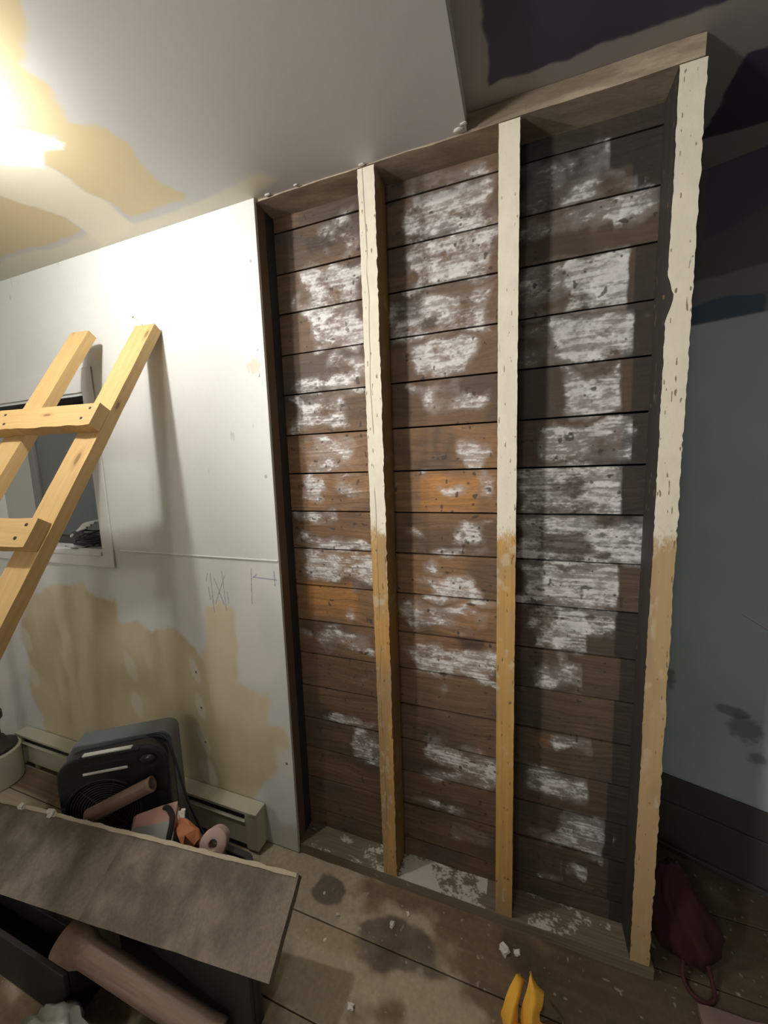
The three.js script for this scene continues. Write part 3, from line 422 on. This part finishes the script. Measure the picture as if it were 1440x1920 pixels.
// ================= portable fan unit =================
{ const t = thing('fan_unit', 'black rounded portable fan with round ringed grille in front of the heater', 'fan', [-1.415, 0, 0.333]);
  t.rotation.y = Math.PI / 6;                                     // local x along its front, z faces the room
  const sh = new THREE.Shape(); const w = 0.18, h = 0.575, r = 0.075;
  sh.moveTo(-w, 0.02); sh.lineTo(w, 0.02); sh.lineTo(w, h - r); sh.quadraticCurveTo(w, h, w - r, h); sh.lineTo(-w + r, h - 0.015); sh.quadraticCurveTo(-w, h - 0.02, -w, h - r - 0.02); sh.closePath();
  const ho = new THREE.Path(); ho.absarc(-0.045, 0.34, 0.132, 0, Math.PI * 2, true); sh.holes.push(ho);
  part('front_shell', new THREE.ExtrudeGeometry(sh, { depth: 0.035, bevelEnabled: true, bevelThickness: 0.012, bevelSize: 0.010, bevelSegments: 3, curveSegments: 20 }).translate(0, 0, -0.045), M.fanBlack, t);
  const sb = new THREE.Shape(); sb.moveTo(-w, 0); sb.lineTo(w + 0.004, 0); sb.lineTo(w + 0.004, h - 0.02); sb.quadraticCurveTo(w, h + 0.012, w - 0.03, h + 0.012); sb.lineTo(-w + 0.03, h - 0.004); sb.lineTo(-w, h - 0.05); sb.closePath();
  part('rear_shell', new THREE.ExtrudeGeometry(sb, { depth: 0.068, bevelEnabled: true, bevelThickness: 0.006, bevelSize: 0.006, bevelSegments: 2 }).translate(0, 0.0065, -0.132), M.fanGrey, t, 'blue-grey rear shell');
  const hd = part('handle_recess', new RoundedBoxGeometry(0.19, 0.030, 0.012, 2, 0.005).rotateZ(0.04).translate(-0.005, h - 0.043, 0.000), M.blackMatte, t);
  part('pale_strip', new RoundedBoxGeometry(0.15, 0.009, 0.006, 1, 0.002).rotateZ(0.04).translate(-0.02, h - 0.062, 0.007), M.paleStrip, hd, 'white strip below the handle');  // pale strip across the front, another along the handle
  const hn = part('handle', new RoundedBoxGeometry(0.21, 0.016, 0.022, 2, 0.006).rotateZ(0.042).translate(-0.005, h - 0.004, -0.006), M.fanBlack, t);
  part('pale_strip', new RoundedBoxGeometry(0.165, 0.006, 0.017, 1, 0.002).rotateZ(0.042).translate(-0.01, h + 0.007, -0.004), M.paleStrip, hn, 'white strip along the handle');
  part('knob', new THREE.SphereGeometry(0.028, 18, 12).scale(1, 0.7, 0.5).translate(0.125, h - 0.040, 0.006), M.fanBlack, t);
  part('cavity', new THREE.CylinderGeometry(0.131, 0.131, 0.012, 40).rotateX(Math.PI / 2).translate(-0.045, 0.34, -0.046), M.blackMatte, t);
  const gr = part('grille_rim', new THREE.TorusGeometry(0.132, 0.008, 8, 48).translate(-0.045, 0.34, -0.004), M.fanBlack, t);
  for (let k = 1; k < 14; k++) part('grille_ring', new THREE.TorusGeometry(0.0092 * k, 0.0019, 5, 36).translate(-0.045, 0.34, -0.008), M.grille, gr);
  for (let k = 0; k < 6; k++) { const a = k * Math.PI / 3 + 0.2; part('grille_spoke', rod([-0.045, 0.34, -0.011], [-0.045 + 0.130 * Math.cos(a), 0.34 + 0.130 * Math.sin(a), -0.011], 0.002, 6), M.grille, gr); }
  for (const x of [-0.14, 0.14]) part('foot', boxAt(x - 0.03, x + 0.03, 0, 0.021, -0.11, 0.0, 0.004), M.blackMatte, t);
  part('power_cord', tube([[0.10, h + 0.012, -0.06], [0.165, h + 0.010, -0.045], [0.205, h - 0.07, -0.02], [0.25, 0.36, 0.02], [0.33, 0.19, 0.07], [0.42, 0.06, 0.115], [0.47, 0.008, 0.16]], 0.0045, 50, 8), M.black, t, 'black power cord');
}

// ================= tote with demolition rubble under the long plank =================
{ const t = thing('storage_tote', 'dark plastic tote full of rubble under the long dusty plank', 'tote', [-1.050, 0, 0.355]);
  const sh = (x, z, r) => { const s = new THREE.Shape(); s.moveTo(-x + r, -z); s.lineTo(x - r, -z); s.quadraticCurveTo(x, -z, x, -z + r); s.lineTo(x, z - r); s.quadraticCurveTo(x, z, x - r, z); s.lineTo(-x + r, z); s.quadraticCurveTo(-x, z, -x, z - r); s.lineTo(-x, -z + r); s.quadraticCurveTo(-x, -z, -x + r, -z); return s; };
  const o = sh(0.198, 0.078, 0.03); o.holes.push(sh(0.191, 0.071, 0.026));
  part('body', new THREE.ExtrudeGeometry(o, { depth: 0.270, bevelEnabled: false, curveSegments: 5 }).rotateX(-Math.PI / 2), M.tote, t);
  const rim = sh(0.208, 0.088, 0.036); rim.holes.push(sh(0.191, 0.071, 0.026)); part('rim', new THREE.ExtrudeGeometry(rim, { depth: 0.014, bevelEnabled: true, bevelThickness: 0.002, bevelSize: 0.002, bevelSegments: 1, curveSegments: 5 }).rotateX(-Math.PI / 2).translate(0, 0.266, 0), M.tote, t);
  part('bottom', boxAt(-0.191, 0.191, 0.0, 0.008, -0.071, 0.071), M.tote, t);
  const heap = new THREE.PlaneGeometry(0.376, 0.14, 34, 12).rotateX(-Math.PI / 2), p = heap.attributes.position; for (let i = 0; i < p.count; i++) p.setY(i, 0.235 + 0.075 * fbm(p.getX(i) * 16 + 5, p.getZ(i) * 16, 4)); heap.computeVertexNormals();
  const hp = part('debris', heap, M.dust, t, 'dusty demolition rubble'); hp.userData.kind = 'stuff';
}
// long plank laid tilted over the tote
{ const B = new THREE.Vector3(-0.607, 0.400, 0.357), A = new THREE.Vector3(-2.35, 0.400, 0.5395);
  const ex = A.clone().sub(B).normalize(), ez = new THREE.Vector3(0.02, -0.1, 0.179); ez.addScaledVector(ex, -ez.dot(ex)); const wd = ez.length(); ez.normalize();
  const ey = new THREE.Vector3().crossVectors(ez, ex); if (ey.y < 0) ey.negate();
  const t = thing('plank', 'long wide dusty plank tilted over the dark tote in the foreground', 'plank', [0, 0, 0]);
  const len = A.distanceTo(B), m = new THREE.Matrix4().makeBasis(ex, ey, ez).setPosition(B);
  const fix = (g) => { g.applyMatrix4(m); if (m.determinant() < 0) { const ix = g.index; if (ix) for (let i = 0; i < ix.count; i += 3) { const a = ix.getX(i); ix.setX(i, ix.getX(i + 1)); ix.setX(i + 1, a); } } g.computeVertexNormals(); return g; };
  const g = boxAt(0, len, -0.030, 0, 0, wd, 0, [70, 2, 12]); rough(g, 0.003, 14, 6); UV(g, (x, y, z) => [x * 1.6, z * 1.6 + y * 2]);
  part('board', fix(g), M.dust, t);
  const e = boxAt(0.004, len, -0.010, 0.0035, -0.004, 0.007, 0, [120, 1, 1]); rough(e, 0.0035, 40, 9); part('lit_edge', fix(e), M.litEdge, t, 'dusty upper edge, coloured pale for the light it catches');  // light caught on the dusty upper edge, put in as paler colour
}
// dark boxes added under the plank, the crate standing in for shade
for (const [x0, x1, z0, z1, h, name, l] of [[-1.215, -0.690, 0.452, 0.500, 0.232, 'drawer_box', 'long dark wooden drawer box standing under the right end of the plank'], [-1.93, -1.222, 0.552, 0.650, 0.168, 'added_crate', 'dark crate added for the shade under the plank at the left border']]) {
  const t = thing(name, l, name === 'drawer_box' ? 'drawer' : 'crate', [(x0 + x1) / 2, 0, (z0 + z1) / 2]), w = (x1 - x0) / 2, d = (z1 - z0) / 2;
  part('front_panel', boxAt(-w, w, 0, h, d - 0.014, d, 0.003), M.tote, t); part('back_panel', boxAt(-w, w, 0, h, -d, -d + 0.014, 0.003), M.tote, t);
  for (const q of [-1, 1]) part('end_panel', boxAt(q > 0 ? w - 0.014 : -w, q > 0 ? w : -w + 0.014, 0, h, -d + 0.0145, d - 0.0145), M.tote, t);
  part('bottom_panel', boxAt(-w + 0.0145, w - 0.0145, 0, 0.012, -d + 0.0145, d - 0.0145), M.tote, t); }
// prop under the far end of the plank, mostly outside the frame
{ const t = thing('sawhorse', 'low wooden sawhorse under the far end of the long plank', 'sawhorse', [-2.12, 0, 0.60]);
  part('beam', boxAt(-0.03, 0.03, 0.19, 0.255, -0.17, 0.17, 0.004), pineMat, t);
  for (const [sx, sz] of [[-1, -1], [1, -1], [-1, 1], [1, 1]]) part('leg', rod([sx * 0.12, 0.0, sz * 0.15], [sx * 0.03, 0.20, sz * 0.13], 0.018, 8), pineMat, t); }
const at = (o, p, r) => { o.position.set(...p); if (r) o.rotation.set(...r); return o; };
{ const t = thing('rusty_pipe', 'short rust-brown pipe leaning against the black fan', 'pipe');
  const a = new THREE.Vector3(-1.275, 0.452, 0.290), b = new THREE.Vector3(-1.440, 0.380, 0.398), d = b.clone().sub(a), L = d.length() + 0.02;
  const pr = [[0.021, 0], [0.027, 0], [0.0275, 0.004], [0.026, 0.012], [0.026, L], [0.021, L], [0.021, 0]].map((q) => new THREE.Vector2(...q));
  const g = new THREE.LatheGeometry(pr, 24); g.applyQuaternion(new THREE.Quaternion().setFromUnitVectors(new THREE.Vector3(0, 1, 0), d.normalize())); t.position.copy(a); part('tube', g, M.clay, t); }
{ const t = thing('tile_fragment', 'broken pink tile with grey glazed face on the rubble', 'tile', [-1.218, 0.334, 0.338]); t.rotation.set(0.62, 0.42, -0.10);
  part('body', chunk(0.155, 0.034, 0.105, 4, 0.24), M.pinkTile, t); part('glaze', chunk(0.135, 0.012, 0.062, 5, 0.16).translate(0.006, 0.018, 0.026), M.greyGlaze, t, 'grey glazed face'); }
{ const t = thing('brick_fragment', 'orange broken brick chunk beside the pink tile', 'brick', [-1.082, 0.332, 0.318]); t.rotation.set(0.3, -0.5, 0.35); part('chunk', chunk(0.095, 0.06, 0.045, 9, 0.45), M.brick, t); }
{ const t = thing('clay_spool', 'pale pink hollow clay fitting at the right end of the rubble', 'fitting', [-0.960, 0.352, 0.322]); t.quaternion.setFromUnitVectors(new THREE.Vector3(0, 1, 0), new THREE.Vector3(0.40, 0.55, 0.733).normalize());
  const pr = [[0.014, 0.03], [0.018, 0.033], [0.040, 0.032], [0.044, 0.026], [0.040, 0.018], [0.030, 0.010], [0.030, -0.018], [0.040, -0.030], [0.036, -0.034], [0.014, -0.034], [0.012, 0], [0.014, 0.03]].map((q) => new THREE.Vector2(...q)); part('body', rough(new THREE.LatheGeometry(pr, 24), 0.003, 30, 2), M.paleClay, t);
  part('mounting_hole', new THREE.CylinderGeometry(0.006, 0.006, 0.003, 10).rotateX(Math.PI / 2).translate(0.018, -0.024, 0.034), M.blackMatte, t); }
{ const t = thing('rubber_strap', 'dark curved strap lying over the pink tile', 'strap'); part('strap', tube([[-1.250, 0.340, 0.292], [-1.20, 0.385, 0.300], [-1.155, 0.380, 0.318], [-1.132, 0.338, 0.358]], 0.009, 24, 8), M.blackMatte, t); }
{ const spots = [[-1.150, 0.350, 0.285, 0.014, 'bright white plaster chip standing above the brick chunk'], [-1.258, 0.345, 0.318, 0.009, 'small pale chip left of the pink tile']];
  for (const [x, y, z, r, l] of spots) { const t = thing('plaster_chip', l, 'plaster', [x, y, z], 'plaster chips on the rubble'); t.rotation.set(0.3, x * 9, 0.8); part('chip', chunk(r * 2.6, r * 1.2, r * 1.5, Math.round(x * 50), 0.5), M.plaster, t); } }
{ const spots = [[-1.56, 0.408, 0.462, 0.013, 'pointed white crumb on the upper edge of the long plank'], [-1.70, 0.406, 0.478, 0.010, 'small white crumb on the plank edge nearest the left border']];
  for (const [x, y, z, r, l] of spots) { const t = thing('plaster_crumb', l, 'plaster', [x, y, z], 'plaster crumbs on the long plank'); part('crumb', chunk(r * 2, r * 1.2, r * 1.2, Math.round(x * 70), 0.5), M.plaster, t); } }

// foreground clutter below the plank
{ const t = thing('clay_pipe', 'thick brown clay drain pipe lying on the floor below the plank', 'pipe');
  const a = new THREE.Vector3(-0.765, 0.046, 0.546), b = new THREE.Vector3(-1.275, 0.219, 0.606), d = b.clone().sub(a), L = d.length();
  const pr = [[0.030, 0], [0.039, 0], [0.039, 0.02], [0.036, 0.03], [0.036, L - 0.09], [0.045, L - 0.07], [0.047, L], [0.036, L], [0.030, L - 0.05], [0.030, 0]].map((q) => new THREE.Vector2(...q));
  const g = new THREE.LatheGeometry(pr, 28); rough(g, 0.003, 25, 4); g.applyQuaternion(new THREE.Quaternion().setFromUnitVectors(new THREE.Vector3(0, 1, 0), d.normalize())); t.position.copy(a); part('tube', g, M.clay, t); }
{ const t = thing('plastic_bag', 'crumpled grey-white plastic bag on the floor below the plank', 'bag', [-1.16, 0.0, 0.735]); part('sheet', blob(0.11, 0.07, 0.075, 0.34, 3.4, 4, 5, 2).translate(0, 0.066, 0), M.bag, t); }
{ const t = thing('bin_liner', 'small dark teal bin liner beside the clay pipe', 'bag', [-0.955, 0.0, 0.675]); part('sheet', blob(0.075, 0.045, 0.055, 0.4, 3.1, 9, 5, 2).translate(0, 0.042, 0), M.darkBag, t); }
// iron post and flange at the left border
{ const t = thing('iron_pipe_stand', 'black iron pipe with round flange beside the heater at the left border', 'pipe stand', [-2.575, 0, 0.185]);
  part('pipe', rod([0, 0.21, 0], [0, 0.86, 0], 0.034, 20), M.iron, t); part('collar', rod([0, 0.355, 0], [0, 0.39, 0], 0.05, 20), M.iron, t);
  part('flange', new THREE.LatheGeometry([[0, 0.186], [0.084, 0.186], [0.092, 0.194], [0.090, 0.205], [0.060, 0.215], [0.045, 0.25], [0, 0.25]].map((q) => new THREE.Vector2(...q)), 28), M.iron, t);
  part('drum', new THREE.LatheGeometry([[0, 0], [0.094, 0], [0.100, 0.01], [0.100, 0.172], [0.103, 0.178], [0.100, 0.185], [0, 0.185]].map((q) => new THREE.Vector2(...q)), 32), M.heater, t, 'pale drum below the flange'); }

// window sill cables
{ const t = thing('cable_tangle', 'tangle of thin black cables on the window sill', 'cables', [-1.985, 1.245, -0.045]);
  for (let k = 0; k < 7; k++) { const pts = []; const r0 = 0.045 + 0.05 * rng(), ph = rng() * 6; for (let i = 0; i < 7; i++) { const a = ph + i * Math.PI * 2 / 7; pts.push([r0 * 1.15 * Math.cos(a) + 0.02 * (rng() - 0.5), 0.006 + k * 0.010 + 0.02 * rng(), r0 * 0.5 * Math.sin(a) + 0.006 * (rng() - 0.5)]); } part('cable', tube(pts, 0.0035, 46, 6, true), M.black, t); }
  part('cable', tube([[0.05, 0.02, 0.0], [0.02, 0.006, 0.045], [-0.05, 0.004, 0.052], [-0.10, 0.004, 0.045], [-0.14, 0.004, 0.03]], 0.0035, 30, 6), M.black, t); }
{ const t = thing('white_strips', 'loose white plastic strips on the sill cables', 'strips', [-2.02, 1.318, -0.04]);
  for (let k = 0; k < 4; k++) part('strip', tube([[-0.07 + 0.01 * k, -0.02 + 0.006 * k, 0.015 - 0.012 * k], [-0.02, 0.008 + 0.008 * k, 0.01 - 0.008 * k], [0.04 + 0.012 * k, 0.026 + 0.010 * k, -0.012 * k + 0.004]], 0.0065, 14, 6), M.whiteCable, t); }

// floor: yellow rag, crumbs
{ const t = thing('yellow_rag', 'crumpled bright yellow rag on the floor in front of the studs', 'rag', [0.025, 0, 0.215]); t.scale.set(1.22, 1.0, 1.15);
  const patch = (C, n = 12) => { const curves = C.map((row) => new THREE.CatmullRomCurve3(row.map((q) => new THREE.Vector3(...q)))); const pos = [], idx = []; for (let i = 0; i <= n; i++) { const c = new THREE.CatmullRomCurve3(curves.map((k) => k.getPoint(i / n))); for (let j = 0; j <= n; j++) { const q = c.getPoint(j / n); pos.push(q.x + 0.004 * (vn3(q.x * 90, q.y * 90, q.z * 90) - 0.5), q.y, q.z + 0.006 * (vn3(q.y * 80, q.x * 80, 3) - 0.5)); } } for (let i = 0; i < n; i++) for (let j = 0; j < n; j++) { const a = i * (n + 1) + j; idx.push(a, a + 1, a + n + 1, a + 1, a + n + 2, a + n + 1); } const g = new THREE.BufferGeometry(); g.setAttribute('position', new THREE.Float32BufferAttribute(pos, 3)); g.setIndex(idx); g.computeVertexNormals(); return g; };
  const lobes = [
    patch([[[-0.052, 0.001, 0.01], [-0.046, 0.05, 0.02], [-0.034, 0.095, 0.005], [-0.018, 0.112, -0.02], [-0.012, 0.07, -0.045]], [[-0.034, 0.001, 0.045], [-0.028, 0.05, 0.042], [-0.018, 0.090, 0.022], [-0.006, 0.108, -0.014], [0.0, 0.06, -0.045]], [[-0.012, 0.001, 0.022], [-0.012, 0.045, 0.006], [-0.006, 0.080, -0.004], [0.002, 0.098, -0.02], [0.008, 0.05, -0.045]]]),
    patch([[[-0.006, 0.001, 0.02], [-0.006, 0.05, 0.012], [0.004, 0.10, 0.0], [0.014, 0.150, -0.012], [0.012, 0.10, -0.04]], [[0.014, 0.001, 0.045], [0.014, 0.06, 0.034], [0.020, 0.105, 0.020], [0.022, 0.135, 0.0], [0.024, 0.08, -0.04]], [[0.036, 0.001, 0.02], [0.034, 0.055, 0.01], [0.040, 0.088, 0.008], [0.044, 0.104, -0.006], [0.036, 0.06, -0.035]]]),
    patch([[[0.004, 0.002, 0.030], [0.010, 0.030, 0.040], [0.016, 0.048, 0.030], [0.020, 0.046, 0.010]], [[0.028, 0.002, 0.055], [0.032, 0.024, 0.052], [0.036, 0.038, 0.036], [0.036, 0.040, 0.012]], [[0.060, 0.002, 0.040], [0.062, 0.018, 0.036], [0.058, 0.030, 0.020], [0.052, 0.030, 0.004]]]),
    patch([[[-0.050, 0.002, 0.04], [-0.044, 0.02, 0.05], [-0.036, 0.03, 0.04], [-0.03, 0.02, 0.02]], [[-0.025, 0.002, 0.07], [-0.022, 0.025, 0.062], [-0.018, 0.032, 0.045], [-0.015, 0.02, 0.02]], [[0.0, 0.002, 0.055], [0.0, 0.02, 0.05], [0.0, 0.026, 0.035], [0.0, 0.02, 0.02]]])];
  part('cloth', mergeGeometries(lobes), M.rag, t); }
{ const L = [[-0.034, 0.072, 0.012, 'largest white plaster crumb behind the yellow rag'], [0.006, 0.066, 0.008, 'second white crumb right behind the yellow rag'], [-0.406, 0.123, 0.008, 'white crumb on the dark floor stain below the middle bay'], [-0.362, 0.075, 0.006, 'tiny white crumb nearest the bottom plate in the middle bay'], [-0.457, 0.355, 0.008, 'white crumb alone near the bottom of the floor'], [-0.68, 0.11, 0.004, 'tiny white crumb beside the plank end'], [-0.60, 0.155, 0.005, 'tiny white crumb on the orange-brown floor near the plank end'], [-0.608, 0.235, 0.005, 'tiny pale crumb on the floor right of the plank corner']];
  for (const [x, z, r, l] of L) { const t = thing('floor_crumb', l, 'plaster', [x, r * 0.55, z], 'plaster crumbs on the floor'); t.rotation.y = x * 20; part('crumb', chunk(r * 2, r * 1.4, r * 1.6, Math.round(x * 90), 0.45), M.plaster, t); } }

// dark corner on the right: maroon bag, cord, pale cloth, wire
{ const t = thing('maroon_bag', 'dark maroon cloth bag slumped on the floor right of the end stud', 'bag', [0.525, 0, -0.125]);
  const g = blob(0.10, 0.15, 0.085, 0.30, 3.0, 6, 5), p = g.attributes.position; for (let i = 0; i < p.count; i++) { const y = p.getY(i); const k = 1 - 0.5 * ss(-0.06, 0.15, y); p.setXYZ(i, p.getX(i) * k - 0.05 * ss(-0.1, 0.15, y) + 0.006 * Math.sin(p.getZ(i) * 120 + y * 30), Math.max(y, -0.105), p.getZ(i) * k - 0.03 * ss(-0.1, 0.15, y) + 0.005 * Math.sin(p.getX(i) * 130 + y * 20)); } g.computeVertexNormals();
  part('body', g.translate(0, 0.107, 0), M.maroon, t);
  part('strap', tube([[-0.035, 0.05, 0.074], [-0.04, 0.012, 0.10], [-0.03, 0.006, 0.125], [0.0, 0.006, 0.14], [0.03, 0.006, 0.12], [0.035, 0.016, 0.092], [0.03, 0.05, 0.072]], 0.006, 40, 8), M.redCord, t, 'red cord strap'); }
{ const t = thing('pale_cloth', 'pale pinkish cloth spread on the floor in the right corner', 'cloth', [0.68, 0, 0.115]);
  const g = new THREE.BoxGeometry(0.36, 0.014, 0.17, 30, 1, 16), p = g.attributes.position; for (let i = 0; i < p.count; i++) { const x = p.getX(i), z = p.getZ(i), n = fbm(x * 14 + 4, z * 14, 3); p.setXYZ(i, x + 0.03 * (fbm(z * 12, 4, 2) - 0.5), p.getY(i) > 0 ? 0.008 + 0.018 * n : 0.001, z + 0.03 * (fbm(x * 12, 9, 2) - 0.5)); } g.computeVertexNormals(); part('sheet', g, M.pinkCloth, t); }
{ const t = thing('wire', 'thin stiff wire sticking out from the blue-grey wall', 'wire'); part('strand', rod([0.742, 1.035, -0.448], [0.822, 0.985, -0.40], 0.0022, 6), M.steel, t); }

renderer.render(scene, camera);
